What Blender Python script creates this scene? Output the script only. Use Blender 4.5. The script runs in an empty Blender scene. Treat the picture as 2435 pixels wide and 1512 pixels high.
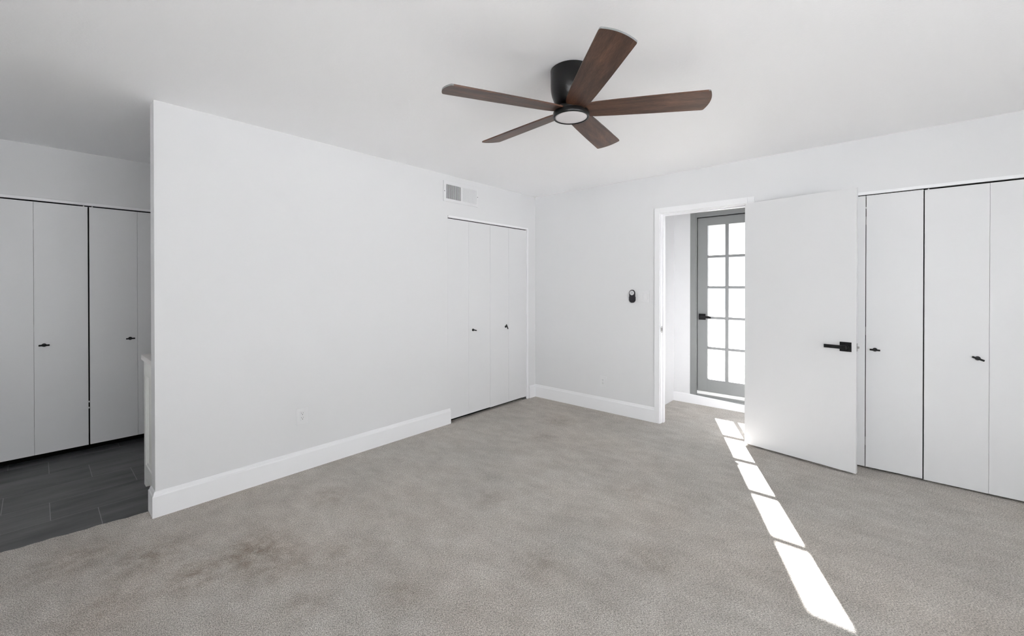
import bpy, bmesh, math, random
from mathutils import Vector, Matrix

scn = bpy.context.scene
COL = scn.collection
random.seed(7)
rad = math.radians

# ------------------------------------------------------------------ camera
W_PX, H_PX = 2435, 1512
F_PX, CY = 996.83, 684.63
cam_d = bpy.data.cameras.new('camera')
cam_d.sensor_fit = 'HORIZONTAL'
cam_d.sensor_width = 36.0
cam_d.lens = F_PX / W_PX * 36.0
cam_d.shift_y = -(H_PX / 2 - CY) / W_PX
cam_d.clip_start = 0.05
cam = bpy.data.objects.new('camera', cam_d)
COL.objects.link(cam)
yaw, pitch, roll = rad(48.6354), rad(-0.2723), rad(-0.0157)
fwd = Vector((math.sin(yaw) * math.cos(pitch), math.cos(yaw) * math.cos(pitch), math.sin(pitch)))
right = Vector((math.cos(yaw), -math.sin(yaw), 0))
up = right.cross(fwd)
r2 = right * math.cos(roll) + up * math.sin(roll)
u2 = -right * math.sin(roll) + up * math.cos(roll)
m = Matrix((r2, u2, -fwd)).transposed().to_4x4()
m.translation = Vector((-4.0502, -3.1865, 1.3523))
cam.matrix_world = m
scn.camera = cam

# ------------------------------------------------------------------ light
scn.view_settings.view_transform = 'Standard'
scn.view_settings.look = 'None'
scn.view_settings.gamma = 1.0
scn.view_settings.use_curve_mapping = False
scn.view_settings.exposure = 2.07
scn.cycles.use_denoising = True
scn.cycles.max_bounces = 12
scn.cycles.diffuse_bounces = 8
scn.cycles.caustics_reflective = False
scn.cycles.caustics_refractive = False

world = bpy.data.worlds.new('sky')
scn.world = world
world.use_nodes = True
bgn = world.node_tree.nodes['Background']
bgn.inputs['Color'].default_value = (0.93, 0.965, 1.0, 1)
bgn.inputs['Strength'].default_value = 0.75

sun_d = bpy.data.lights.new('sun', 'SUN')
sun_d.energy = 16.0
sun_d.angle = rad(0.53)
sun_d.color = (1.0, 0.99, 0.975)
sun = bpy.data.objects.new('sun', sun_d)
COL.objects.link(sun)
sun.location = (9, 5, 7)
sun.rotation_euler = Vector((-1.0, -0.427, -0.692)).to_track_quat('-Z', 'Y').to_euler()


def portal(name, loc, direction, sx, sz):
    d = bpy.data.lights.new(name, 'AREA')
    d.shape = 'RECTANGLE'
    d.size, d.size_y = sx, sz
    d.cycles.is_portal = True
    o = bpy.data.objects.new(name, d)
    COL.objects.link(o)
    o.location = loc
    o.rotation_euler = Vector(direction).to_track_quat('-Z', 'Z').to_euler()


# room extents
XW, YF, H = -6.6, -6.3, 2.44            # west wall, front wall (behind the camera), ceiling
WIN1 = (-6.5, -2.1, 0.03, 2.40)         # x0 x1 z0 z1 in the wall behind the camera
WIN2 = (-6.1, -2.9, 0.03, 2.40)         # y0 y1 z0 z1 in the west wall, added to light the right wall
WIN3 = (0.70, 1.52, 0.85, 1.50)         # y0 y1 z0 z1, added to brighten the dressing area
portal('daylight_front', ((WIN1[0] + WIN1[1]) / 2, YF - 0.14, (WIN1[2] + WIN1[3]) / 2), (0, 1, 0), WIN1[1] - WIN1[0], WIN1[3] - WIN1[2])
portal('daylight_west', (XW - 0.14, (WIN2[0] + WIN2[1]) / 2, (WIN2[2] + WIN2[3]) / 2), (1, 0, 0), WIN2[1] - WIN2[0], WIN2[3] - WIN2[2])
portal('daylight_dressing', (XW - 0.14, (WIN3[0] + WIN3[1]) / 2, (WIN3[2] + WIN3[3]) / 2), (1, 0, 0), WIN3[1] - WIN3[0], WIN3[3] - WIN3[2])
portal('daylight_hall', (1.12, -2.01, 1.17), (-1, 0, 0), 0.75, 1.8)


# ------------------------------------------------------------------ materials
def mat(name, color, rough=0.5, spec=0.5, metal=0.0):
    mt = bpy.data.materials.new(name)
    mt.use_nodes = True
    b = mt.node_tree.nodes['Principled BSDF']
    b.inputs['Base Color'].default_value = (*color, 1)
    b.inputs['Roughness'].default_value = rough
    b.inputs['Specular IOR Level'].default_value = spec
    b.inputs['Metallic'].default_value = metal
    return mt


def nd(mt, t, **kw):
    n = mt.node_tree.nodes.new(t)
    for k, v in kw.items():
        if k.startswith('i_'):
            n.inputs[k[2:].replace('_', ' ')].default_value = v
        else:
            setattr(n, k, v)
    return n


def ln(mt, a, b):
    mt.node_tree.links.new(a, b)


def bump(mt, scale, strength, dist, detail=3.0):
    tc = nd(mt, 'ShaderNodeTexCoord')
    no = nd(mt, 'ShaderNodeTexNoise', i_Scale=scale, i_Detail=detail)
    bu = nd(mt, 'ShaderNodeBump', i_Strength=strength, i_Distance=dist)
    ln(mt, tc.outputs['Object'], no.inputs['Vector'])
    ln(mt, no.outputs['Fac'], bu.inputs['Height'])
    ln(mt, bu.outputs['Normal'], mt.node_tree.nodes['Principled BSDF'].inputs['Normal'])
    return mt


M = {}
M['wall'] = bump(mat('wall_paint', (0.69, 0.69, 0.70), 0.75, 0.25), 140, 0.12, 0.002)
M['ceiling'] = bump(mat('ceiling_paint', (0.965, 0.965, 0.98), 0.9, 0.15), 90, 0.22, 0.003)
M['trim'] = mat('trim_paint', (0.80, 0.80, 0.815), 0.4, 0.4)
M['door'] = bump(mat('door_paint', (0.685, 0.685, 0.697), 0.42, 0.35), 60, 0.05, 0.001)
M['black'] = mat('black_metal', (0.005, 0.005, 0.0055), 0.30, 0.32)
M['black_soft'] = mat('black_plastic', (0.018, 0.017, 0.022), 0.5, 0.4)
M['dark'] = mat('closet_shade', (0.02, 0.02, 0.02), 0.9, 0.1)
M['chrome'] = mat('brushed_steel', (0.36, 0.355, 0.35), 0.35, 0.5, 1.0)
M['plastic'] = mat('white_plastic', (0.70, 0.70, 0.712), 0.35, 0.45)
M['slot'] = mat('slot_dark', (0.03, 0.03, 0.03), 0.8, 0.2)
M['grey_door'] = bump(mat('grey_door_paint', (0.235, 0.24, 0.242), 0.5, 0.4), 80, 0.08, 0.001)
M['weather'] = mat('white_weatherstrip', (0.75, 0.75, 0.75), 0.6, 0.3)
M['diffuser'] = mat('white_diffuser', (0.80, 0.77, 0.785), 0.45, 0.4)
M['tip'] = mat('blade_tip_grey', (0.20, 0.205, 0.21), 0.5, 0.3)
M['button'] = mat('button_grey', (0.66, 0.66, 0.67), 0.4, 0.4)
M['print'] = mat('symbol_grey', (0.18, 0.18, 0.19), 0.5, 0.3)
M['vanity'] = mat('vanity_paint', (0.78, 0.78, 0.76), 0.45, 0.4)
M['counter'] = mat('vanity_counter', (0.80, 0.77, 0.75), 0.25, 0.5)
M['plaster'] = bump(mat('exterior_stucco', (0.40, 0.40, 0.40), 0.9, 0.1), 60, 0.3, 0.004)
M['earth'] = bump(mat('bare_earth', (0.42, 0.40, 0.37), 0.95, 0.1), 20, 0.4, 0.01)
M['bounce_terrace'] = bump(mat('bounce_terrace_concrete', (0.90, 0.90, 0.92), 0.9, 0.1), 30, 0.3, 0.004)

# thin clear glass: lets light straight through, with a faint mirror reflection
def glass(name, tint):
    g = bpy.data.materials.new(name)
    g.use_nodes = True
    g.node_tree.nodes.remove(g.node_tree.nodes['Principled BSDF'])
    tr = nd(g, 'ShaderNodeBsdfTransparent')
    tr.inputs['Color'].default_value = (*tint, 1)
    gl = nd(g, 'ShaderNodeBsdfGlossy')
    gl.inputs['Roughness'].default_value = 0.02
    fr = nd(g, 'ShaderNodeFresnel', i_IOR=1.25)
    mx = nd(g, 'ShaderNodeMixShader')
    ln(g, fr.outputs[0], mx.inputs[0])
    ln(g, tr.outputs[0], mx.inputs[1])
    ln(g, gl.outputs[0], mx.inputs[2])
    ln(g, mx.outputs[0], g.node_tree.nodes['Material Output'].inputs['Surface'])
    return g


M['glass'] = glass('clear_glass', (0.97, 0.98, 0.98))
M['solar_glass'] = glass('solar_control_glass', (0.92, 0.93, 0.94))


def carpet_material():
    mt = mat('carpet_pile', (0.3, 0.28, 0.26), 0.95, 0.1)
    b = mt.node_tree.nodes['Principled BSDF']
    tc = nd(mt, 'ShaderNodeTexCoord')
    V = tc.outputs['Object']

    def noise(scale, detail=2.0, rough=0.5, src=None):
        n = nd(mt, 'ShaderNodeTexNoise', i_Scale=scale, i_Detail=detail, i_Roughness=rough)
        ln(mt, src or V, n.inputs['Vector'])
        return n.outputs['Fac']

    def ramp(src, p0, c0, p1, c1):
        r = nd(mt, 'ShaderNodeValToRGB')
        r.color_ramp.elements[0].position = p0
        r.color_ramp.elements[0].color = (*c0, 1)
        r.color_ramp.elements[1].position = p1
        r.color_ramp.elements[1].color = (*c1, 1)
        ln(mt, src, r.inputs[0])
        return r.outputs[0]

    def mix(kind, a, bb, fac):
        x = nd(mt, 'ShaderNodeMix', data_type='RGBA', blend_type=kind)
        if isinstance(fac, float):
            x.inputs[0].default_value = fac
        else:
            ln(mt, fac, x.inputs[0])
        for sock, val in ((x.inputs[6], a), (x.inputs[7], bb)):
            if isinstance(val, tuple):
                sock.default_value = (*val, 1)
            else:
                ln(mt, val, sock)
        return x.outputs[2]

    # the twisted tufts, stretched one way by the vacuum
    mp = nd(mt, 'ShaderNodeMapping')
    mp.inputs['Rotation'].default_value = (0, 0, rad(38))
    mp.inputs['Scale'].default_value = (1.0, 0.55, 1.0)
    ln(mt, V, mp.inputs['Vector'])
    tuft = noise(330, 2.0, 0.65, mp.outputs[0])
    base = ramp(tuft, 0.28, CARPET_LO, 0.66, CARPET_HI)
    speck = noise(170, 3.0, 0.7, mp.outputs[0])
    base = mix('MULTIPLY', base, ramp(speck, 0.30, (0.62, 0.60, 0.58), 0.56, (1.06, 1.06, 1.06)), 1.0)
    # worn and brushed patches, some browner than others
    patch = noise(1.6, 4.0, 0.6)
    col = mix('MULTIPLY', base, ramp(patch, 0.3, (0.86, 0.85, 0.84), 0.7, (1.06, 1.06, 1.06)), 1.0)
    hue = noise(0.75, 3.0, 0.55)
    col = mix('MULTIPLY', col, ramp(hue, 0.38, (0.985, 0.995, 1.0), 0.62, (1.015, 0.99, 0.97)), 1.0)
    mid = noise(11.0, 4.0, 0.65, mp.outputs[0])
    col = mix('MULTIPLY', col, ramp(mid, 0.28, (0.84, 0.83, 0.81), 0.68, (1.07, 1.07, 1.06)), 1.0)
    # stains where the photograph shows them: (x, y, radius, strength)
    stains = [(-3.33, -0.80, 0.30, 0.95), (-3.28, -0.97, 0.26, 0.7), (-3.56, -0.78, 0.24, 0.9), (-3.68, -0.45, 0.30, 0.75),
              (-3.92, -0.20, 0.32, 0.7), (-3.85, -0.75, 0.25, 0.6), (-2.80, -0.54, 0.20, 0.55), (-2.15, -1.31, 0.17, 0.4),
              (-2.42, -1.95, 0.20, 0.5), (-2.98, -1.61, 0.20, 0.45), (-1.07, -0.92, 0.20, 0.45), (-0.60, -0.75, 0.25, 0.5),
              (-3.05, -1.15, 0.3, 0.4), (-1.45, -1.95, 0.25, 0.4), (-2.05, -2.35, 0.2, 0.4), (-3.30, -1.35, 0.16, 0.5)]
    sep = noise(14.0, 4.0, 0.65)
    total = None
    for x, y, r, s in stains:
        d = nd(mt, 'ShaderNodeVectorMath', operation='DISTANCE')
        ln(mt, V, d.inputs[0])
        d.inputs[1].default_value = (x, y, 0)
        mr = nd(mt, 'ShaderNodeMapRange', interpolation_type='SMOOTHSTEP')
        mr.inputs[1].default_value = 0.0
        mr.inputs[2].default_value = r
        mr.inputs[3].default_value = s
        mr.inputs[4].default_value = 0.0
        ln(mt, d.outputs['Value'], mr.inputs[0])
        if total is None:
            total = mr.outputs[0]
        else:
            a = nd(mt, 'ShaderNodeMath', operation='MAXIMUM')
            ln(mt, total, a.inputs[0])
            ln(mt, mr.outputs[0], a.inputs[1])
            total = a.outputs[0]
    th = nd(mt, 'ShaderNodeMapRange')
    for i, v in ((1, 0.38), (2, 0.62), (3, 0.15), (4, 1.0)):
        th.inputs[i].default_value = v
    ln(mt, sep, th.inputs[0])
    mu = nd(mt, 'ShaderNodeMath', operation='MULTIPLY')
    ln(mt, total, mu.inputs[0])
    ln(mt, th.outputs[0], mu.inputs[1])
    col = mix('MULTIPLY', col, (0.55, 0.48, 0.42), mu.outputs[0])
    ln(mt, col, b.inputs['Base Color'])
    bu = nd(mt, 'ShaderNodeBump', i_Strength=0.9, i_Distance=0.006)
    ln(mt, tuft, bu.inputs['Height'])
    bu2 = nd(mt, 'ShaderNodeBump', i_Strength=0.35, i_Distance=0.02)
    ln(mt, mid, bu2.inputs['Height'])
    ln(mt, bu.outputs['Normal'], bu2.inputs['Normal'])
    ln(mt, bu2.outputs['Normal'], b.inputs['Normal'])
    b.inputs['Sheen Weight'].default_value = 0.15
    return mt


CARPET_LO, CARPET_HI = (0.12, 0.114, 0.105), (0.90, 0.855, 0.805)
M['carpet'] = carpet_material()


def tile_material():
    mt = mat('slate_tile', (0.1, 0.1, 0.1), 0.38, 0.4)
    b = mt.node_tree.nodes['Principled BSDF']
    tc = nd(mt, 'ShaderNodeTexCoord')
    mp = nd(mt, 'ShaderNodeMapping')
    mp.inputs['Scale'].default_value = (1.3, 6.5, 1.0)
    mp.inputs['Rotation'].default_value = (0, 0, rad(5))
    ln(mt, tc.outputs['Object'], mp.inputs['Vector'])
    n1 = nd(mt, 'ShaderNodeTexNoise', i_Scale=1.4, i_Detail=7.0, i_Roughness=0.62)
    tn = nd(mt, 'ShaderNodeAttribute', attribute_name='tile_tone')
    sc_ = nd(mt, 'ShaderNodeVectorMath', operation='SCALE')
    sc_.inputs[0].default_value = (7.0, 13.0, 31.0)
    ln(mt, tn.outputs['Fac'], sc_.inputs['Scale'])
    ad = nd(mt, 'ShaderNodeVectorMath', operation='ADD')
    ln(mt, mp.outputs[0], ad.inputs[0])
    ln(mt, sc_.outputs[0], ad.inputs[1])
    ln(mt, ad.outputs[0], n1.inputs['Vector'])
    r = nd(mt, 'ShaderNodeValToRGB')
    r.color_ramp.elements[0].position = 0.3
    r.color_ramp.elements[0].color = (0.040, 0.041, 0.043, 1)
    r.color_ramp.elements[1].position = 0.72
    r.color_ramp.elements[1].color = (0.125, 0.125, 0.127, 1)
    ln(mt, n1.outputs['Fac'], r.inputs[0])
    tone = nd(mt, 'ShaderNodeMapRange')
    tone.inputs[3].default_value, tone.inputs[4].default_value = 0.82, 1.16
    ln(mt, tn.outputs['Fac'], tone.inputs[0])
    tm = nd(mt, 'ShaderNodeMix', data_type='RGBA', blend_type='MULTIPLY')
    tm.inputs[0].default_value = 1.0
    ln(mt, r.outputs[0], tm.inputs[6])
    ln(mt, tone.outputs[0], tm.inputs[7])
    ln(mt, tm.outputs[2], b.inputs['Base Color'])
    bu = nd(mt, 'ShaderNodeBump', i_Strength=0.15, i_Distance=0.003)
    ln(mt, n1.outputs['Fac'], bu.inputs['Height'])
    ln(mt, bu.outputs['Normal'], b.inputs['Normal'])
    return mt


M['tile'] = tile_material()
M['grout'] = mat('grout', (0.34, 0.34, 0.34), 0.9, 0.1)


def wood_material():
    mt = mat('walnut_veneer', (0.06, 0.03, 0.02), 0.42, 0.5)
    b = mt.node_tree.nodes['Principled BSDF']
    tc = nd(mt, 'ShaderNodeTexCoord')
    mp = nd(mt, 'ShaderNodeMapping')
    mp.inputs['Scale'].default_value = (1.3, 11.0, 11.0)
    ln(mt, tc.outputs['Object'], mp.inputs['Vector'])
    n1 = nd(mt, 'ShaderNodeTexNoise', i_Scale=2.2, i_Detail=5.0, i_Roughness=0.6, i_Distortion=0.4)
    ln(mt, mp.outputs[0], n1.inputs['Vector'])
    n2 = nd(mt, 'ShaderNodeTexNoise', i_Scale=30.0, i_Detail=2.0)
    ln(mt, mp.outputs[0], n2.inputs['Vector'])
    r = nd(mt, 'ShaderNodeValToRGB')
    r.color_ramp.elements[0].position = 0.32
    r.color_ramp.elements[0].color = (0.036, 0.017, 0.012, 1)
    r.color_ramp.elements[1].position = 0.70
    r.color_ramp.elements[1].color = (0.165, 0.077, 0.046, 1)
    ln(mt, n1.outputs['Fac'], r.inputs[0])
    r2_ = nd(mt, 'ShaderNodeValToRGB')
    r2_.color_ramp.elements[0].position = 0.35
    r2_.color_ramp.elements[0].color = (0.72, 0.72, 0.72, 1)
    r2_.color_ramp.elements[1].position = 0.65
    r2_.color_ramp.elements[1].color = (1.1, 1.1, 1.1, 1)
    ln(mt, n2.outputs['Fac'], r2_.inputs[0])
    x = nd(mt, 'ShaderNodeMix', data_type='RGBA', blend_type='MULTIPLY')
    x.inputs[0].default_value = 1.0
    ln(mt, r.outputs[0], x.inputs[6])
    ln(mt, r2_.outputs[0], x.inputs[7])
    ln(mt, x.outputs[2], b.inputs['Base Color'])
    return mt


M['wood'] = wood_material()


# ------------------------------------------------------------------ mesh helpers
def box(bm, x0, x1, y0, y1, z0, z1, bev=0.0, mi=0):
    nb = bmesh.new()
    vs = [nb.verts.new((x, y, z)) for x in (x0, x1) for y in (y0, y1) for z in (z0, z1)]
    for f in ((0, 1, 3, 2), (4, 6, 7, 5), (0, 4, 5, 1), (2, 3, 7, 6), (0, 2, 6, 4), (1, 5, 7, 3)):
        nb.faces.new([vs[i] for i in f])
    if bev:
        bmesh.ops.bevel(nb, geom=nb.edges[:], offset=bev, segments=2, profile=0.6, affect='EDGES')
    bmesh.ops.recalc_face_normals(nb, faces=nb.faces[:])
    merge(bm, nb, mi)


def merge(bm, nb, mi=0, mx=None):
    mp = {}
    for v in nb.verts:
        mp[v] = bm.verts.new(mx @ v.co if mx else v.co)
    for f in nb.faces:
        try:
            nf = bm.faces.new([mp[v] for v in f.verts])
            nf.material_index = mi if mi else f.material_index
            nf.smooth = f.smooth
        except ValueError:
            pass
    nb.free()


def axis_matrix(p, d):
    d = Vector(d).normalized()
    q = d.to_track_quat('Z', 'Y')
    mm = q.to_matrix().to_4x4()
    mm.translation = Vector(p)
    return mm


def lathe(bm, prof, p=(0, 0, 0), d=(0, 0, 1), n=48, cap0=True, cap1=True, mi=0):
    """prof: list of (r, h) along axis d from p"""
    nb = bmesh.new()
    rings = []
    for r, h in prof:
        rings.append([nb.verts.new((r * math.cos(2 * math.pi * i / n), r * math.sin(2 * math.pi * i / n), h)) for i in range(n)])
    for a, b in zip(rings, rings[1:]):
        for i in range(n):
            f = nb.faces.new((a[i], a[(i + 1) % n], b[(i + 1) % n], b[i]))
            f.smooth = True
    if cap0:
        nb.faces.new(rings[0][::-1])
    if cap1:
        nb.faces.new(rings[-1])
    bmesh.ops.recalc_face_normals(nb, faces=nb.faces[:])
    merge(bm, nb, mi, axis_matrix(p, d))


def cyl(bm, p0, p1, r, n=20, bev=0.0, mi=0):
    p0, p1 = Vector(p0), Vector(p1)
    L = (p1 - p0).length
    pr = [(r - bev, 0), (r, bev), (r, L - bev), (r - bev, L)] if bev else [(r, 0), (r, L)]
    lathe(bm, pr, p0, p1 - p0, n, mi=mi)


def prism(bm, pts, z0, z1, mi=0, side_mi=None, bev=0.0):
    """polygon pts in XY extruded from z0 to z1"""
    nb = bmesh.new()
    lo = [nb.verts.new((x, y, z0)) for x, y in pts]
    hi = [nb.verts.new((x, y, z1)) for x, y in pts]
    a = nb.faces.new(lo[::-1])
    b = nb.faces.new(hi)
    k = len(pts)
    for i in range(k):
        f = nb.faces.new((lo[i], lo[(i + 1) % k], hi[(i + 1) % k], hi[i]))
        if side_mi and side_mi(pts[i], pts[(i + 1) % k]):
            f.material_index = 1
    if bev:
        bmesh.ops.bevel(nb, geom=list(set(a.edges[:] + b.edges[:])), offset=bev, segments=2, profile=0.5, affect='EDGES')
    bmesh.ops.recalc_face_normals(nb, faces=nb.faces[:])
    merge(bm, nb, mi)


def sweep(bm, prof, p0, p1, nrm):
    """straight run of a profile (out, z) from p0 to p1, 'out' along nrm"""
    p0, p1, nrm = Vector(p0), Vector(p1), Vector(nrm)
    a = [bm.verts.new(p0 + nrm * o + Vector((0, 0, z))) for o, z in prof]
    b = [bm.verts.new(p1 + nrm * o + Vector((0, 0, z))) for o, z in prof]
    k = len(prof)
    fs = [bm.faces.new(a), bm.faces.new(b[::-1])]
    for i in range(k):
        fs.append(bm.faces.new((a[i], b[i], b[(i + 1) % k], a[(i + 1) % k])))
    bmesh.ops.recalc_face_normals(bm, faces=fs)


def obj(name, bm, mats, parent=None, loc=None, rot=None):
    me = bpy.data.meshes.new(name)
    bm.to_mesh(me)
    bm.free()
    for k in (mats if isinstance(mats, (list, tuple)) else [mats]):
        me.materials.append(M[k])
    o = bpy.data.objects.new(name, me)
    COL.objects.link(o)
    if parent:
        o.parent = parent
    if loc:
        o.location = loc
    if rot:
        o.rotation_euler = rot
    return o


def empty(name, loc, rot=(0, 0, 0)):
    o = bpy.data.objects.new(name, None)
    o.empty_display_size = 0.1
    COL.objects.link(o)
    o.location = loc
    o.rotation_euler = rot
    return o


def tag(o, label, cat, group=None, kind=None):
    o['label'] = label
    o['category'] = cat
    if group:
        o['group'] = group
    if kind:
        o['kind'] = kind
    return o


def st(o, label, cat, group=None):
    return tag(o, label, cat, group, 'structure')


def B():
    return bmesh.new()


# ------------------------------------------------------------------ shell
CL = (-1.385, -0.145)          # left wall closet opening, x
DOOR = (-1.565, -2.318)        # room doorway, y
RC = (-2.795, -4.025)          # right wall closet opening, y
DC = (-4.372, -3.155)          # dressing closet opening, x
OPEN_H = 2.045
FR = (-1.530, -2.495)          # french door rough opening, y
TW, TR = 0.112, 0.11           # wall thickness left, right
YD = 1.70                      # dressing room back wall
XT = -6.5                     # the wall on the other side of the dressing room opening

# left wall (holds the closet and the air vent)
bm = B()
box(bm, -3.593, CL[0], 0, TW, 0, H)
box(bm, CL[0], CL[1], 0, TW, OPEN_H, H)
box(bm, CL[1], TR, 0, TW, 0, H)
box(bm, CL[0] - 0.06, CL[1] + 0.06, 0.72, 0.78, 0, H)
box(bm, CL[0] - 0.06, CL[0], TW, 0.72, 0, H)
box(bm, CL[1], CL[1] + 0.06, TW, 0.72, 0, H)
st(obj('wall_left', bm, 'wall'), 'long white wall with the air vent and the small closet', 'wall')

# right wall (doorway and closet)
bm = B()
box(bm, 0, TR, 0, DOOR[0] + 0.022, 0, H)
box(bm, 0, TR, DOOR[1] - 0.022, DOOR[0] + 0.022, 2.077, H)
box(bm, 0, TR, RC[0], DOOR[1] - 0.022, 0, H)
box(bm, 0, TR, RC[1], RC[0], OPEN_H, H)
box(bm, 0, TR, YF, RC[1], 0, H)
box(bm, 0.74, 0.80, RC[1] - 0.06, RC[0], 0, H)
box(bm, TR, 0.74, RC[1] - 0.06, RC[1], 0, H)
st(obj('wall_right', bm, 'wall'), 'white wall with the open doorway and the wide closet', 'wall')

# the wall behind the camera with a wide window
bm = B()
box(bm, XW - 0.14, WIN1[0], YF - 0.14, YF, 0, H)
box(bm, WIN1[1], TR, YF - 0.14, YF, 0, H)
box(bm, WIN1[0], WIN1[1], YF - 0.14, YF, 0, WIN1[2])
box(bm, WIN1[0], WIN1[1], YF - 0.14, YF, WIN1[3], H)
st(obj('wall_front', bm, 'wall'), 'white wall behind the viewpoint with a wide window', 'wall')
bm = B()
box(bm, XW - 0.14, XW, YF, WIN2[0], 0, H)
box(bm, XW - 0.14, XW, WIN2[1], WIN3[0], 0, H)
box(bm, XW - 0.14, XW, WIN3[1], YD + 0.8, 0, H)
box(bm, XW - 0.14, XW, WIN3[0], WIN3[1], 0, WIN3[2])
box(bm, XW - 0.14, XW, WIN3[0], WIN3[1], WIN3[3], H)
box(bm, XW - 0.14, XW, WIN2[0], WIN2[1], 0, WIN2[2])
box(bm, XW - 0.14, XW, WIN2[0], WIN2[1], WIN2[3], H)
st(obj('wall_west', bm, 'wall'), 'white side wall with added windows, beside the viewpoint', 'wall')
bm = B()
box(bm, XW, XT, 0, TW, 0, H)
st(obj('wall_return', bm, 'wall'), 'short white wall at the far side of the dressing area opening', 'wall')

# dressing area
bm = B()
box(bm, XW, DC[0], YD, YD + 0.1, 0, H)
box(bm, DC[0], DC[1], YD, YD + 0.1, OPEN_H - 0.01, H)
box(bm, DC[1], -1.6, YD, YD + 0.1, 0, H)
box(bm, DC[0] - 0.06, DC[1] + 0.06, YD + 0.72, YD + 0.78, 0, H)
box(bm, DC[0] - 0.06, DC[0], YD + 0.1, YD + 0.72, 0, H)
box(bm, DC[1], DC[1] + 0.06, YD + 0.1, YD + 0.72, 0, H)
st(obj('wall_back', bm, 'wall'), 'shaded wall above the closet of the dressing area', 'wall')
bm = B()
box(bm, -1.6, -1.5, TW, YD + 0.1, 0, H)
st(obj('wall_side', bm, 'wall'), 'end wall of the dressing area behind the vanity', 'wall')

# hall behind the doorway
bm = B()
box(bm, TR, 1.06, -1.345, -1.245, 0, H)
st(obj('wall_hall_left', bm, 'wall'), 'bright white left wall of the hall through the doorway', 'wall')
bm = B()
box(bm, TR, 1.06, RC[0], RC[0] + 0.09, 0, H)
st(obj('wall_hall_right', bm, 'wall'), 'right wall of the hall behind the open door', 'wall')
bm = B()
box(bm, 0.95, 1.06, FR[0], -1.345, 0, H)
box(bm, 0.95, 1.06, RC[0] + 0.09, FR[1], 0, H)
box(bm, 0.95, 1.06, FR[1], FR[0], 2.192, H)
box(bm, 0.95, 1.06, FR[1], FR[0], 0, 0.064)
st(obj('wall_hall_end', bm, 'wall'), 'white end wall of the hall around the grey glazed door', 'wall')

bm = B()
box(bm, XW - 0.3, 1.2, YF - 0.3, YD + 1.0, H, H + 0.2)
st(obj('ceiling', bm, 'ceiling'), 'plain white textured ceiling', 'ceiling')

# floors
def carpet_edge(x):
    return 0.112 + 0.05 * max(0.0, min(1.0, (-3.62 - x) / 0.55)) + 0.004 * math.sin(31 * x) + 0.003 * math.sin(77 * x + 1)


bm = B()
xs = [XW - 0.1 + i * (1.06 - XW + 0.1) / 400 for i in range(401)]
pts = [(XW - 0.1, YF - 0.1), (1.06, YF - 0.1)] + [(x, carpet_edge(x) if x < -3.585 else (0.112 if x < -1.46 else 0.75)) for x in reversed(xs)]
prism(bm, pts, -0.06, 0.0)
st(obj('floor', bm, 'carpet'), 'grey-brown cut pile carpet with faint stains', 'carpet floor')

bm = B()                                                            # tiles one by one, grout bed below
row_h, tl = 0.3035, 0.606
joints = [-3.803, -3.999, -4.193, -3.790, -3.992, -4.193, -3.790, -3.99]
nb_bed = B()
box(nb_bed, XW, -1.6, 0.10, YD + 0.75, -0.06, -0.0054)
gd = obj('floor_tile', nb_bed, 'grout')
st(gd, 'dark slate tile floor of the dressing area with pale joints', 'tile floor')
for r in range(8):
    y0 = 0.105 + r * row_h if r else 0.105
    y0, y1 = 0.115 + r * row_h - (0.05 if r == 0 else 0), 0.115 + (r + 1) * row_h
    j = joints[r]
    k0 = math.floor((XW - j) / tl)
    x = j + k0 * tl
    while x < -1.6:
        a, b = max(x + 0.0015, XW), min(x + tl - 0.0015, -1.6)
        if b > a + 0.02 and y0 < YD + 0.6:
            box(bm, a, b, y0 + 0.002, min(y1, YD + 0.72) - 0.002, -0.02, -0.005)
        x += tl
tile_o = obj('tile_surface', bm, 'tile', gd)
at = tile_o.data.attributes.new('tile_tone', 'FLOAT', 'FACE')            # every tile has a cloud pattern of its own
rng = random.Random(11)
for k in range(0, len(tile_o.data.polygons), 6):
    v = rng.random()
    for q in range(k, k + 6):
        at.data[q].value = v

bm = B()
box(bm, 1.06, 24, -16, 14, -0.3, -0.10)
st(obj('ground', bm, 'earth'), 'bare sunlit ground outside the glazed door', 'ground')
bm = B()
box(bm, -24, XW - 0.14, -16, 14, -0.3, -0.10)
box(bm, XW - 0.14, 1.06, -16, YF - 0.14, -0.3, -0.10)
st(obj('added_bounce_terrace', bm, 'bounce_terrace'), 'pale unseen terrace added outside the windows to bounce sunlight indoors', 'terrace')  # added terrace, very pale to bounce sunlight up to the ceiling

bm = B()
box(bm, -13.2, 9, -12.2, -12.0, -0.12, 2.5)
box(bm, -13.2, -13.0, -12.0, 9, -0.12, 2.5)
st(obj('added_bounce_wall', bm, 'plaster'), 'unseen rendered wall added beyond the terrace to bounce sunlight indoors', 'garden wall')  # unseen wall added to reflect sunlight onto lower walls and floor

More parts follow.
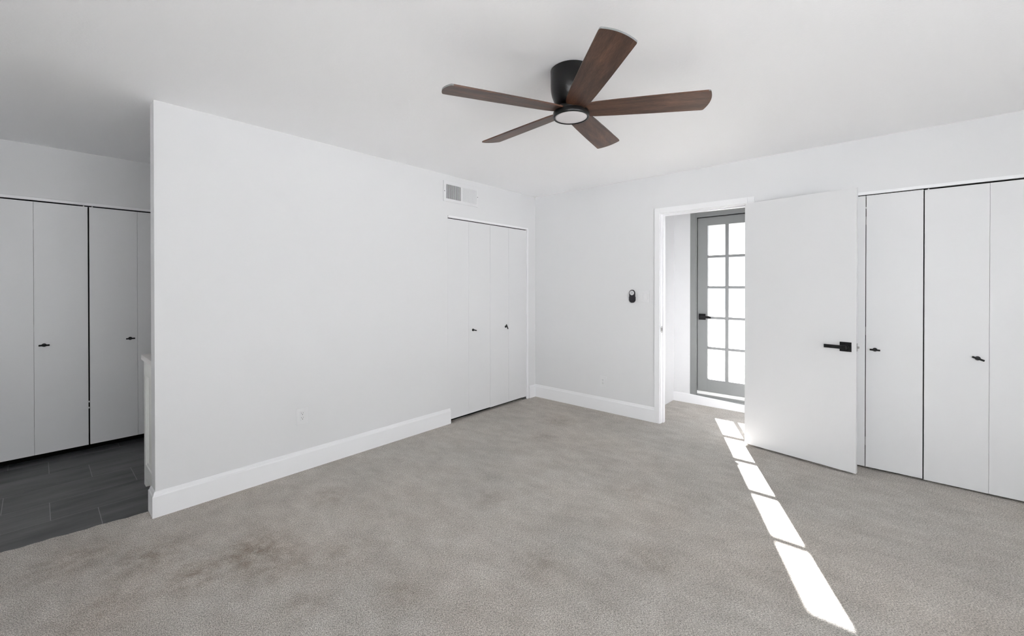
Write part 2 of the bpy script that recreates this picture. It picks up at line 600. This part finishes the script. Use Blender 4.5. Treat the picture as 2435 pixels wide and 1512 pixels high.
# unseen windows, placed and sized for the daylight they let in
def window(name, horiz, a0, a1, z0, z1, plane, n):
    root = empty(name, (0, 0, 0))
    st(root, 'wide white framed window ' + ('behind the viewpoint' if horiz else 'added in the unseen side wall for daylight'), 'window')
    f = B()
    e = 0.05

    def bx(b, s0, s1, t0, t1, d0, d1):
        if horiz:
            box(b, s0, s1, plane + d0, plane + d1, t0, t1)
        else:
            box(b, plane + d0, plane + d1, s0, s1, t0, t1)
    bx(f, a0, a1, z0, z0 + e, -0.1, -0.04)
    bx(f, a0, a1, z1 - e, z1, -0.1, -0.04)
    for i in range(n + 1):
        c = a0 + e / 2 + (a1 - a0 - e) * i / n
        bx(f, c - e / 2, c + e / 2, z0 + e, z1 - e, -0.1, -0.04)
    obj('window_frame', f, 'trim', root)
    for i in range(n):
        c0 = a0 + e + (a1 - a0 - e) * i / n
        c1 = a0 + (a1 - a0 - e) * (i + 1) / n
        p = B()
        bx(p, c0, c1, z0 + e, z1 - e, -0.072, -0.068)
        obj('pane', p, 'glass', root)
    return root


window('window_1', True, *WIN1, YF, 4)
window('window_2', False, *WIN2, XW, 2)
window('window_3', False, *WIN3, XW, 1)['label'] = 'small unseen window added to brighten the dressing area'

# ------------------------------------------------------------------ baseboards and casings
BP = [(0, 0), (0.015, 0), (0.015, 0.122), (0.013, 0.127), (0.010, 0.130), (0.007, 0.143), (0.004, 0.149), (0, 0.149)]


def board(name, runs, label):
    bm = B()
    for p0, p1, n in runs:
        sweep(bm, BP, p0, p1, n)
    return st(obj(name, bm, 'trim'), label, 'baseboard')


def wrap_board(name, path, label):
    """mitred run around outer corners; path: list of (x, y), out = left-hand normal"""
    bm = B()
    path = [Vector((x, y)) for x, y in path]
    rings = []
    for i, p in enumerate(path):
        ns = []
        if i > 0:
            d = (path[i] - path[i - 1]).normalized()
            ns.append(Vector((d.y, -d.x)))
        if i < len(path) - 1:
            d = (path[i + 1] - path[i]).normalized()
            ns.append(Vector((d.y, -d.x)))
        n = ns[0] if len(ns) == 1 else (ns[0] + ns[1]) / (1 + ns[0].dot(ns[1]))
        rings.append([bm.verts.new((p.x + n.x * o, p.y + n.y * o, z)) for o, z in BP])
    k = len(BP)
    for a, b in zip(rings, rings[1:]):
        for i in range(k):
            bm.faces.new((a[i], b[i], b[(i + 1) % k], a[(i + 1) % k]))
    bm.faces.new(rings[0])
    bm.faces.new(rings[-1][::-1])
    bmesh.ops.recalc_face_normals(bm, faces=bm.faces[:])
    return st(obj(name, bm, 'trim'), label, 'baseboard')


wrap_board('baseboard_left', [(CL[0] + 0.028, 0.0), (-3.593, 0.0), (-3.593, TW), (-3.56, TW)][::-1], 'white baseboard along the long wall, wrapping its free end')
wrap_board('baseboard_corner', [(CL[1] + 0.024, 0), (0, 0), (0, DOOR[0] + 0.052)], 'white baseboard from the small closet round the corner to the doorway')
wrap_board('baseboard_right', [(0, DOOR[1] - 0.052), (0, RC[0] + 0.026)], 'short white baseboard behind the open door')
BPH = BP
board('baseboard_front', [((XW, YF, 0), (0, YF, 0), (0, 1, 0))], 'white baseboard under the window behind the viewpoint')
board('baseboard_west', [((XW, YF, 0), (XW, 0, 0), (1, 0, 0))], 'white baseboard under the side window')
bm = B()
HB = [(0, 0), (0.013, 0), (0.013, 0.098), (0.008, 0.106), (0, 0.106)]
sweep(bm, HB, (0.95, -1.345, 0), (0.95, FR[0] + 0.012, 0), (-1, 0, 0))
sweep(bm, HB, (0.95, FR[0] + 0.012, 0), (0.95, FR[1] - 0.01, 0), (-1, 0, 0))
for v in bm.verts:                                                   # lower run under the raised door sill
    if v.co.y < FR[0] + 0.0121 and v.co.z > 0.05 and v.co.y < FR[0]:
        v.co.z *= 0.57
st(obj('baseboard_hall', bm, 'trim'), 'white baseboard below the grey glazed door in the hall', 'baseboard')

# doorway casing and jamb
bm = B()
cw, ct = 0.053, 0.014
L0, R0 = DOOR[0] + 0.006, DOOR[1] - 0.006
for xx0, xx1 in ((-ct, 0.0), (TR, TR + ct)):
    box(bm, xx0, xx1, L0, L0 + cw, 0, 2.061 + cw, 0.003)
    box(bm, xx0, xx1, R0 - cw, R0, 0, 2.061 + cw, 0.003)
    box(bm, xx0, xx1, R0 + 0.0005, L0 - 0.0005, 2.061, 2.061 + cw, 0.003)
st(obj('trim_1', bm, 'trim'), 'narrow white casing around the open doorway', 'casing')
bm = B()
box(bm, 0, TR, DOOR[0], DOOR[0] + 0.022, 0, 2.077)
box(bm, 0, TR, DOOR[1] - 0.022, DOOR[1], 0, 2.077)
box(bm, 0, TR, DOOR[1], DOOR[0], 2.055, 2.077)
for y0, y1 in ((DOOR[0] - 0.012, DOOR[0]), (DOOR[1], DOOR[1] + 0.012)):   # door stop
    box(bm, 0.042, 0.078, y0, y1, 0, 2.055, 0.002)
box(bm, 0.042, 0.078, DOOR[1] + 0.012, DOOR[0] - 0.012, 2.043, 2.055, 0.002)
jamb = st(obj('trim_2', bm, 'trim'), 'white jamb with door stop inside the open doorway', 'jamb')
bm = B()
box(bm, 0.006, 0.034, DOOR[0] - 0.0025, DOOR[0], 0.893, 0.957, 0.0008)
box(bm, -0.006, 0.008, DOOR[0] - 0.004, DOOR[0], 0.905, 0.945, 0.001)
obj('strike_plate', bm, 'chrome', jamb)['label'] = 'steel strike plate on the jamb'
bm = B()
box(bm, 0.012, 0.026, DOOR[0] - 0.003, DOOR[0] - 0.0024, 0.910, 0.940)
obj('strike_hole', bm, 'slot', jamb)


# ------------------------------------------------------------------ bifold closet doors
def knob_mesh(ang):
    """T-bar knob standing out along -Y from the origin, bar turned by ang in the door plane"""
    bm = B()
    lathe(bm, [(0.0135, 0), (0.0135, 0.004), (0.0115, 0.006)], (0, 0, 0), (0, -1, 0), 24)
    cyl(bm, (0, -0.005, 0), (0, -0.022, 0), 0.0052, 16)
    c, s = math.cos(ang), math.sin(ang)
    h = 0.029
    cyl(bm, (-h * c, -0.025, -h * s), (h * c, -0.025, h * s), 0.0062, 18, 0.0008)
    return bm


def bifold(name, origin, rot, edges, zb, zt, knob, label, group, thick=0.03, gap=0.0015, fold=0.0005, slots=()):
    """pair of leaves; local X along the wall, local -Y out of the wall"""
    root = empty(name, origin, (0, 0, rot))
    st(root, label, 'closet door', group)
    kx, kz, kang, kpanel = knob
    for i in range(2):
        bm = B()
        a, b = edges[i] + (gap if i == 0 else fold), edges[i + 1] - (fold if i == 0 else gap)
        box(bm, a, b, 0, thick, zb, zt, 0.0012)
        leaf = obj('door_panel', bm, 'door', root)
        if i == kpanel:
            obj('knob', knob_mesh(kang), 'black', leaf, (kx, 0, kz))
    bm = B()
    f = edges[1]
    for hz in (zb + 0.18, (zb + zt) / 2, zt - 0.18):
        cyl(bm, (f, thick + 0.004, hz - 0.03), (f, thick + 0.004, hz + 0.03), 0.004, 12)
    obj('hinge', bm, 'chrome', root)
    bm = B()
    for px, pz in slots:
        box(bm, px - 0.004, px + 0.004, 0.008, 0.02, pz - 0.006, pz + 0.006, 0.001)
    if slots:
        obj('guide_pin', bm, 'weather', root)
    return root


def closet_lining(name, origin, rot, w, label, d=0.58, left_strip=True, h=OPEN_H):
    """jamb edge framing the opening, track and dark interior behind the leaves"""
    root = empty(name, origin, (0, 0, rot))
    st(root, label, 'closet frame')
    bm = B()
    t = 0.021
    for x0, x1 in ((0.0, t), (w - t, w)):
        if x0 == 0.0 and not left_strip:
            box(bm, 0.0, t, 0.05, 0.10, 0, h - t)
            continue
        box(bm, x0, x1, -0.008, 0.10, 0, h, 0.001)
    box(bm, t if left_strip else 0.0, w - t, -0.008, 0.10, h - t, h, 0.001)
    obj('frame', bm, 'trim', root)
    bm = B()
    box(bm, t, w - t, 0.012, 0.045, h - t - 0.004, h - t)
    obj('track', bm, 'dark', root)
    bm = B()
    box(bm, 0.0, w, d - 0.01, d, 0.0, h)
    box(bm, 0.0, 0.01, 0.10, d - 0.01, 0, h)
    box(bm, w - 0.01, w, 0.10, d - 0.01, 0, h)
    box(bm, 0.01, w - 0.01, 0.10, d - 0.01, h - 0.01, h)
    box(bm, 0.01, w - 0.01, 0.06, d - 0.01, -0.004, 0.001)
    obj('interior', bm, 'dark', root)  # near-black lining paints the shade inside the closed closet
    return root


# small closet in the long wall: local x = world x
w = CL[1] - CL[0]
closet_lining('trim_3', (CL[0], 0, 0), 0, w, 'thin white frame of the small closet near the room corner', left_strip=False)
e = [0.002, 0.281, 0.597, 0.899, w - 0.021]
bifold('door_3', (CL[0], 0.004, 0), 0, [e[0], e[1], e[2] + 0.0009], 0.034, 2.016, (0.342, 0.895, rad(-14), 1),
       'left bifold leaf pair of the small closet, its knob bar lying nearly level', 'bifold doors of the small closet')
d4 = bifold('door_4', (CL[0], 0.004, 0), 0, [e[2] - 0.0009, e[3], e[4]], 0.030, 2.016, (0.848, 0.893, rad(-62), 0),
            'right bifold leaf pair of the small closet, its knob bar turned steeply', 'bifold doors of the small closet')
bm = B()
box(bm, w - 0.075, w - 0.022, 0.006, 0.026, 0.0005, 0.004)
box(bm, w - 0.060, w - 0.045, 0.009, 0.023, 0.004, 0.030, 0.001)
box(bm, w - 0.026, w - 0.022, 0.006, 0.026, 0.004, 0.035, 0.001)
obj('pivot_bracket', bm, 'chrome', d4)['label'] = 'steel floor pivot under the leaf'

# wide closet in the right wall: local x runs toward -y
w = RC[0] - RC[1]
closet_lining('trim_4', (0, RC[0], 0), rad(-90), w, 'thin white frame of the wide closet in the right wall')
o4 = (0.004, RC[0], 0)
fe = lambda y: RC[0] - y
bifold('door_5', o4, rad(-90), [0.021, fe(-3.101), fe(-3.4065)], 0.016, 2.018, (fe(-3.154), 0.886, rad(-2), 1),
       'bifold leaf pair of the wide closet next to the open door, knob bar level', 'bifold doors of the wide closet', fold=0.002, slots=[(fe(-3.101), 1.93)])
bifold('door_6', o4, rad(-90), [fe(-3.4095), fe(-3.7105), w - 0.021], 0.012, 2.014, (fe(-3.660), 0.880, rad(-22), 0),
       'bifold leaf pair of the wide closet at the right end, knob bar tilted', 'bifold doors of the wide closet', slots=[(fe(-3.43), 2.019)])

# dressing area closet
w = DC[1] - DC[0]
closet_lining('trim_5', (DC[0], YD, 0), 0, w, 'thin frame of the closet in the shaded dressing area', h=OPEN_H - 0.012)
fd = lambda x: x - DC[0]
bifold('door_7', (DC[0], YD + 0.004, 0), 0, [0.021, fd(-4.062), fd(-3.766)], 0.048, 2.002, (fd(-4.010), 0.893, 0.0, 1),
       'left bifold leaf pair of the dressing area closet in shade', 'bifold doors of the dressing area closet',
       slots=[(fd(-3.79), 2.007), (fd(-3.764), 0.40), (fd(-3.764), 0.35)])
bifold('door_8', (DC[0], YD + 0.004, 0), 0, [fd(-3.760), fd(-3.462), w - 0.021], 0.048, 2.002, (fd(-3.511), 0.899, 0.0, 0),
       'right bifold leaf pair of the dressing area closet, beside the vanity', 'bifold doors of the dressing area closet',
       slots=[(fd(-3.74), 2.007)])

# ------------------------------------------------------------------ open room door
hinge = Vector((-0.071, -2.3175, 0))
ang = rad(-100.339)
door = empty('door_1', hinge, (0, 0, ang))
st(door, 'plain white flush door standing wide open against the right wall', 'door')
DWD = 0.750
bm = B()
box(bm, 0.0, DWD, 0.0, 0.035, 0.016, 2.050, 0.0015)     # local +y is the wall side
obj('door_panel', bm, 'door', door)


def lever(parent, x, z, side, direction, mat_key='black', scale=1.0, lname='door_handle'):
    """square rose and lever; side -1 stands out along local -y"""
    s = side
    bm = B()
    y0 = 0.0 if s < 0 else 0.035
    a = 0.034 * scale
    ys = sorted((y0, y0 + s * 0.009))
    box(bm, x - a, x + a, ys[0], ys[1], z - a, z + a, 0.0015)
    h = obj(lname, bm, mat_key, parent)
    bm = B()
    lathe(bm, [(0.018 * scale, 0), (0.0165 * scale, 0.008), (0.011 * scale, 0.012), (0.0105 * scale, 0.036)], (x, y0 + s * 0.009, z), (0, s, 0), 24)
    ys = sorted((y0 + s * 0.038, y0 + s * 0.054))
    x0, x1 = sorted((x - direction * 0.013, x + direction * 0.118 * scale))
    box(bm, x0, x1, ys[0], ys[1], z - 0.0125 * scale, z + 0.0125 * scale, 0.002)
    cyl(bm, (x, y0 + s * 0.053, z), (x, y0 + s * 0.056, z), 0.006, 16)
    obj('lever', bm, mat_key, h)
    return h


lever(door, 0.690, 0.914, -1, -1)
lever(door, 0.690, 0.914, 1, -1)
bm = B()
box(bm, DWD, DWD + 0.002, 0.006, 0.029, 0.886, 0.943, 0.0006)
cyl(bm, (DWD, 0.0175, 0.914), (DWD + 0.013, 0.0175, 0.914), 0.008, 16, 0.002)
obj('latch', bm, 'chrome', door)['label'] = 'steel latch plate and bolt on the door edge'
bm = B()
for hz in (0.22, 1.05, 1.86):
    cyl(bm, (-0.004, 0.031, hz - 0.045), (-0.004, 0.031, hz + 0.045), 0.006, 14)
obj('hinge', bm, 'chrome', door)

# ------------------------------------------------------------------ grey glazed door in the hall
gd = empty('door_2', (0.95, FR[0], 0.0))
st(gd, 'grey glazed door of small panes at the end of the bright hall', 'door')
Y = lambda y: y - FR[0]
bm = B()
d0, d1 = -0.003, 0.10
box(bm, d0, d1, Y(-1.590), Y(FR[0]), 0.064, 2.192, 0.002)
box(bm, d0, d1, Y(FR[1]), Y(-2.437), 0.064, 2.192, 0.002)
box(bm, d0, d1, Y(-2.437), Y(-1.590), 2.134, 2.192, 0.002)
box(bm, d0, d1, Y(-2.437), Y(-1.590), 0.064, 0.098, 0.002)
box(bm, d0 + 0.012, d1, Y(-2.437), Y(-1.590), 0.098, 0.122, 0.002)
for y0, y1 in ((-1.602, -1.590), (-2.437, -2.425)):
    box(bm, d0 + 0.006, 0.012, Y(y0), Y(y1), 0.098, 2.134)
box(bm, 0.062, d1, Y(-1.622), Y(-1.590), 0.122, 2.134)
box(bm, 0.062, d1, Y(-2.437), Y(-2.405), 0.122, 2.134)
box(bm, 0.062, d1, Y(-2.405), Y(-1.622), 2.108, 2.134)
obj('frame', bm, 'grey_door', gd)
bm = B()
box(bm, 0.008, 0.05, Y(-2.425), Y(-1.604), 0.122, 0.156, 0.002)
obj('sill_sweep', bm, 'weather', gd)['label'] = 'white weather strip under the door'
X0, X1 = 0.016, 0.060
cols = [(-1.712, -1.894), (-1.928, -2.112), (-2.146, -2.331)]
rows = [(0.300, 0.637), (0.667, 0.979), (1.009, 1.323), (1.353, 1.668), (1.698, 2.033)]
bm = B()
box(bm, X0, X1, Y(cols[0][0]), Y(-1.606), 0.160, 2.124, 0.0015)
box(bm, X0, X1, Y(-2.424), Y(cols[2][1]), 0.160, 2.124, 0.0015)
box(bm, X0, X1, Y(cols[2][1]), Y(cols[0][0]), 0.160, rows[0][0])
box(bm, X0, X1, Y(cols[2][1]), Y(cols[0][0]), rows[4][1], 2.124)
leaf = obj('door_panel', bm, 'grey_door', gd)
bm = B()
mx0, mx1 = X0 + 0.008, X1 - 0.010
for (a, b), (c, d) in zip(cols, cols[1:]):
    box(bm, mx0, mx1, Y(c), Y(b), rows[0][0], rows[4][1], 0.003)
for (a, b), (c, d) in zip(rows, rows[1:]):
    for k in cols:
        box(bm, mx0, mx1, Y(k[1]), Y(k[0]), b, c, 0.003)
obj('muntin_grid', bm, 'grey_door', leaf)
for k in cols:
    for r in rows:
        bm = B()
        box(bm, 0.036, 0.040, Y(k[1]) - 0.003, Y(k[0]) + 0.003, r[0] - 0.003, r[1] + 0.003)
        obj('pane', bm, 'solar_glass', leaf)
# handle of the grey door: rose on the face x = X0, lever along -y
bm = B()
hy, hz = Y(-1.659), 1.002
box(bm, X0 - 0.009, X0, hy - 0.036, hy + 0.036, hz - 0.034, hz + 0.034, 0.0015)
hn = obj('door_handle', bm, 'black', leaf)
bm = B()
cyl(bm, (X0 - 0.009, hy, hz), (X0 - 0.045, hy, hz), 0.011, 18)
box(bm, X0 - 0.056, X0 - 0.040, hy - 0.105, hy + 0.013, hz - 0.0125, hz + 0.0125, 0.002)
obj('lever', bm, 'black', hn)
bm = B()
cyl(bm, (X0 - 0.0095, hy + 0.018, hz - 0.008), (X0 - 0.0105, hy + 0.018, hz - 0.008), 0.005, 14)
obj('lock_button', bm, 'chrome', hn)

# ------------------------------------------------------------------ ceiling fan
FC = Vector((-2.262, -2.010, H))
fan = empty('ceiling_fan', FC)
tag(fan, 'black ceiling fan with five dark walnut blades and a round light', 'ceiling fan')
bm = B()
lathe(bm, [(0.098, 0.0), (0.1035, -0.004), (0.1030, -0.085), (0.1015, -0.105), (0.097, -0.128), (0.089, -0.150), (0.080, -0.166), (0.070, -0.176), (0.060, -0.180)], n=72)
obj('motor_housing', bm, 'black', fan)
bm = B()
lathe(bm, [(0.058, -0.178), (0.066, -0.184), (0.070, -0.190), (0.070, -0.214), (0.066, -0.2165)], n=64)
obj('hub', bm, 'black', fan)
bm = B()
lathe(bm, [(0.080, -0.2115), (0.088, -0.2125), (0.0905, -0.215), (0.0905, -0.238), (0.0885, -0.2405), (0.0830, -0.2405), (0.0800, -0.2375), (0.079, -0.2315)], n=72)
obj('light_ring', bm, 'black', fan)
bm = B()
lathe(bm, [(0.0797, -0.230), (0.0797, -0.2375), (0.074, -0.2395), (0.05, -0.2408), (0.02, -0.2412)], n=72)
obj('light_diffuser', bm, 'diffuser', fan)

RT, WT, WR, R0B = 0.646, 0.1455, 0.112, 0.062
ZB = -0.204


def blade_outline():
    pts = []
    cr = 0.012
    bul = 0.016
    # tip arc from -w/2 to w/2, bulging outward, rounded corners
    n = 20
    for i in range(n + 1):
        t = -1 + 2 * i / n
        y = t * (WT / 2 - 0.004)
        x = RT + bul * (1 - t * t)
        pts.append((x, y))
    out = [(RT - cr, -WT / 2), (RT - cr * 0.35, -WT / 2 + 0.0008)] + pts + [(RT - cr * 0.35, WT / 2 - 0.0008), (RT - cr, WT / 2)]
    # long edges: nearly straight, narrowing toward the hub
    out += [(0.40, 0.0675), (0.22, 0.0615), (0.12, WR / 2), (0.085, 0.050), (R0B, 0.040)]
    out += [(R0B, -0.040), (0.085, -0.050), (0.12, -WR / 2), (0.22, -0.0615), (0.40, -0.0675)]
    return out


bm = B()
prism(bm, blade_outline(), -0.0035, 0.0035, side_mi=lambda a, b: a[0] > RT - 0.013 and b[0] > RT - 0.013)
blade = obj('blade', bm, ['wood', 'tip'], fan)
# pitch, rise and azimuth of each blade in degrees
blade_set = [(-8.93, -1.34, 155.89), (-16.38, 0.07, 228.28), (-12.28, 0.67, 302.03), (-11.08, 1.77, 11.92), (-13.55, 0.80, 83.26)]
for i, (pitch_d, rise_d, az_d) in enumerate(blade_set):
    b_ = blade if i == 0 else blade.copy()
    if i:
        COL.objects.link(b_)
        b_.parent = fan
    b_.matrix_local = (Matrix.Translation((0, 0, ZB)) @ Matrix.Rotation(rad(az_d), 4, 'Z')
                       @ Matrix.Rotation(-rad(rise_d), 4, 'Y') @ Matrix.Rotation(rad(pitch_d), 4, 'X'))

# ------------------------------------------------------------------ vent
vt = empty('air_vent', (-1.2105, 0, 2.277))
tag(vt, 'white wall register with vertical louvres high on the long wall', 'air vent')
bm = B()
xa, xb, za, zb_ = -0.230, 0.230, -0.099, 0.099
oa = [(-0.198, -0.008), (0.010, 0.205)]
z0, z1 = -0.070, 0.068
t0, t1 = -0.009, -0.001
box(bm, xa, xb, t0, t1, z1, zb_, 0.001)
box(bm, xa, xb, t0, t1, za, z0, 0.001)
box(bm, xa, oa[0][0], t0, t1, z0, z1)
box(bm, oa[0][1], oa[1][0], t0, t1, z0, z1)
box(bm, oa[1][1], xb, t0, t1, z0, z1)
obj('face_plate', bm, 'plastic', vt)
bm = B()
box(bm, oa[0][0] - 0.004, oa[1][1] + 0.004, -0.0008, 0.0008, z0 - 0.004, z1 + 0.004)
obj('duct_shade', bm, 'slot', vt)  # flat dark sheet, painted shade behind the louvres
for half, angd in ((oa[0], -14), (oa[1], 42)):
    bm = B()
    n = 15
    for i in range(n):
        cx = half[0] + (half[1] - half[0]) * (i + 0.5) / n
        nb = B()
        box(nb, -0.0017, 0.0017, -0.0045, 0.0045, z0, z1)
        merge(bm, nb, 0, Matrix.Translation((cx, -0.0055, 0)) @ Matrix.Rotation(rad(angd), 4, 'Z'))
    obj('louvre_bank', bm, 'plastic', vt)
for sx, sz in ((-0.219, 0.0), (0.222, 0.004)):
    bm = B()
    lathe(bm, [(0.0042, 0), (0.0036, 0.0016), (0.001, 0.002)], (sx, t0, sz), (0, -1, 0), 16)
    obj('screw', bm, 'slot', vt)


# ------------------------------------------------------------------ outlets, switch, remote
def outlet(name, loc, rot, label, group):
    """local x along wall, -y out"""
    root = empty(name, loc, (0, 0, rot))
    tag(root, label, 'power outlet', group)
    bm = B()
    box(bm, -0.0405, 0.0405, -0.006, -0.0002, -0.060, 0.060, 0.002)
    obj('cover_plate', bm, 'plastic', root)
    bm = B()
    box(bm, -0.0168, 0.0168, -0.0085, -0.005, -0.0335, 0.0335, 0.001)
    face = obj('receptacle', bm, 'plastic', root)
    for dz in (0.0175, -0.0155):
        bm = B()
        box(bm, -0.0072, -0.0052, -0.0088, -0.008, dz + 0.001, dz + 0.0095)
        box(bm, 0.0052, 0.0070, -0.0088, -0.008, dz + 0.002, dz + 0.0088)
        cyl(bm, (0, -0.008, dz - 0.006), (0, -0.0088, dz - 0.006), 0.0026, 14)
        obj('socket_slots', bm, 'slot', face)
    return root


outlet('power_outlet', (-2.7635, 0, 0.400), 0, 'white duplex outlet low on the long wall left of the small closet', 'white power outlets')
outlet('power_outlet', (0, -0.934, 0.318), rad(-90), 'white duplex outlet low on the wall between the room corner and the doorway', 'white power outlets')

sw = empty('light_switch', (0, -1.391, 1.246), (0, 0, rad(-90)))
tag(sw, 'white double rocker light switch plate beside the doorway', 'light switch')
bm = B()
box(bm, -0.061, 0.061, -0.006, -0.0002, -0.059, 0.059, 0.002)
obj('cover_plate', bm, 'plastic', sw)
for cx in (-0.023, 0.023):
    nb = B()
    box(nb, -0.0165, 0.0165, -0.0035, 0.0, -0.033, 0.033, 0.001)
    bm = B()
    merge(bm, nb, 0, Matrix.Translation((cx, -0.0065, 0)) @ Matrix.Rotation(rad(2.5), 4, 'X'))
    obj('rocker', bm, 'plastic', sw)


def capsule(w, h, n=14, grow=0.0):
    r = w / 2 + grow
    hh = h / 2 - w / 2
    pts = [(r * math.cos(math.pi * i / n), hh + r * math.sin(math.pi * i / n)) for i in range(n + 1)]
    pts += [(-r * math.cos(math.pi * i / n), -hh - r * math.sin(math.pi * i / n)) for i in range(n + 1)]
    return pts


def wall_prism(pts, y0, y1, bev=0.0):
    """polygon in local XZ, thickness along -y"""
    nb = B()
    prism(nb, pts, 0, y1 - y0, bev=bev)
    bm = B()
    merge(bm, nb, 0, Matrix(((1, 0, 0, 0), (0, 0, -1, -y0), (0, 1, 0, 0), (0, 0, 0, 1))))
    return bm


RL = (0, -1.2705, 1.248)
cr = empty('remote_holder', RL, (0, 0, rad(-90)))
tag(cr, 'black wall cradle cupped round the lower half of the fan remote', 'remote holder')
def lower_arc(grow):
    half = 0.035
    r = 0.030 + grow
    arc = [(r * math.cos(t), -half + r * math.sin(t)) for t in [-math.pi * k / 18 for k in range(19)]]
    return [(r, -0.006)] + arc + [(-r, -0.006)]


obj('cradle_cup', wall_prism(lower_arc(0.0042) + lower_arc(0.0006)[::-1], 0.0003, 0.0125), 'black_soft', cr)
rm = empty('remote_control', RL, (0, 0, rad(-90)))
tag(rm, 'small black fan remote with a round pale button pad, in its wall cradle', 'remote control')
obj('remote_body', wall_prism(capsule(0.060, 0.130), 0.001, 0.0155, 0.003), 'black_soft', rm)
bm = B()
lathe(bm, [(0.0235, 0), (0.0235, 0.0015), (0.022, 0.0025)], (0.0, -0.015, 0.033), (0, -1, 0), 36)
pad = obj('button_pad', bm, 'button', rm)
bm = B()
for q in range(4):                                            # four arrow marks, plus signs and centre ring on the pad
    a = q * math.pi / 2
    c, s = math.cos(a), math.sin(a)
    nb = B()
    if q in (0, 2):
        box(nb, -0.0035, 0.0035, -0.0005, 0, -0.0007, 0.0007)
    else:
        box(nb, -0.0042, 0.0042, -0.0005, 0, -0.001, 0.001)
    merge(bm, nb, 0, Matrix.Translation((0.0145 * c, -0.0175, 0.033 + 0.0145 * s)))
lathe(bm, [(0.0075, 0), (0.0075, 0.0005), (0.0062, 0.0005), (0.0062, 0)], (0, -0.0174, 0.033), (0, -1, 0), 28, False, False)
box(bm, -0.0035, 0.0035, -0.0181, -0.0174, 0.0325, 0.0337)
box(bm, -0.0006, 0.0006, -0.0181, -0.0174, 0.0300, 0.0362)
obj('button_marks', bm, 'print', pad)

# ------------------------------------------------------------------ vanity in the dressing area
vx, vy0, vy1 = -3.560, TW + 0.022, 0.600
va = empty('vanity_cabinet', (vx, vy0, -0.005))
tag(va, 'white framed vanity cabinet tucked behind the free end of the long wall', 'vanity')
Lx = 1.5
D = vy1 - vy0
bm = B()
box(bm, 0.012, Lx, 0.0, D - 0.012, 0.062, 0.845)
obj('carcass', bm, 'vanity', va)
bm = B()
# side panel: stiles and rails round a sunk field, the front stile runs down as a leg
box(bm, -0.004, 0.03, D - 0.060, D, 0.0, 0.845, 0.002)
box(bm, -0.004, 0.03, 0.0, 0.060, 0.0, 0.845, 0.002)
box(bm, -0.004, 0.012, 0.060, D - 0.060, 0.760, 0.845, 0.0015)
box(bm, -0.004, 0.012, 0.060, D - 0.060, 0.062, 0.150, 0.0015)
obj('side_panel', bm, 'vanity', va)
bm = B()
for (a, b, c, d) in ((0.060, 0.072, 0.150, 0.760), (D - 0.072, D - 0.060, 0.150, 0.760)):
    box(bm, 0.002, 0.012, a, b, c, d, 0.001)
box(bm, 0.002, 0.012, 0.072, D - 0.072, 0.150, 0.162, 0.001)
box(bm, 0.002, 0.012, 0.072, D - 0.072, 0.748, 0.760, 0.001)
obj('panel_moulding', bm, 'vanity', va)
for i in range(3):
    bm = B()
    x0 = 0.05 + i * 0.48
    box(bm, x0, x0 + 0.46, D - 0.012, D + 0.006, 0.09, 0.80, 0.002)
    dr = obj('door', bm, 'vanity', va)
    bm = B()
    cyl(bm, (x0 + 0.42, D + 0.006, 0.62), (x0 + 0.42, D + 0.03, 0.62), 0.010, 16)
    obj('knob', bm, 'black', dr)
bm = B()
box(bm, -0.011, Lx, -0.02, D + 0.062, 0.848, 0.882, 0.003)
obj('countertop', bm, 'counter', va)['label'] = 'pale stone countertop'
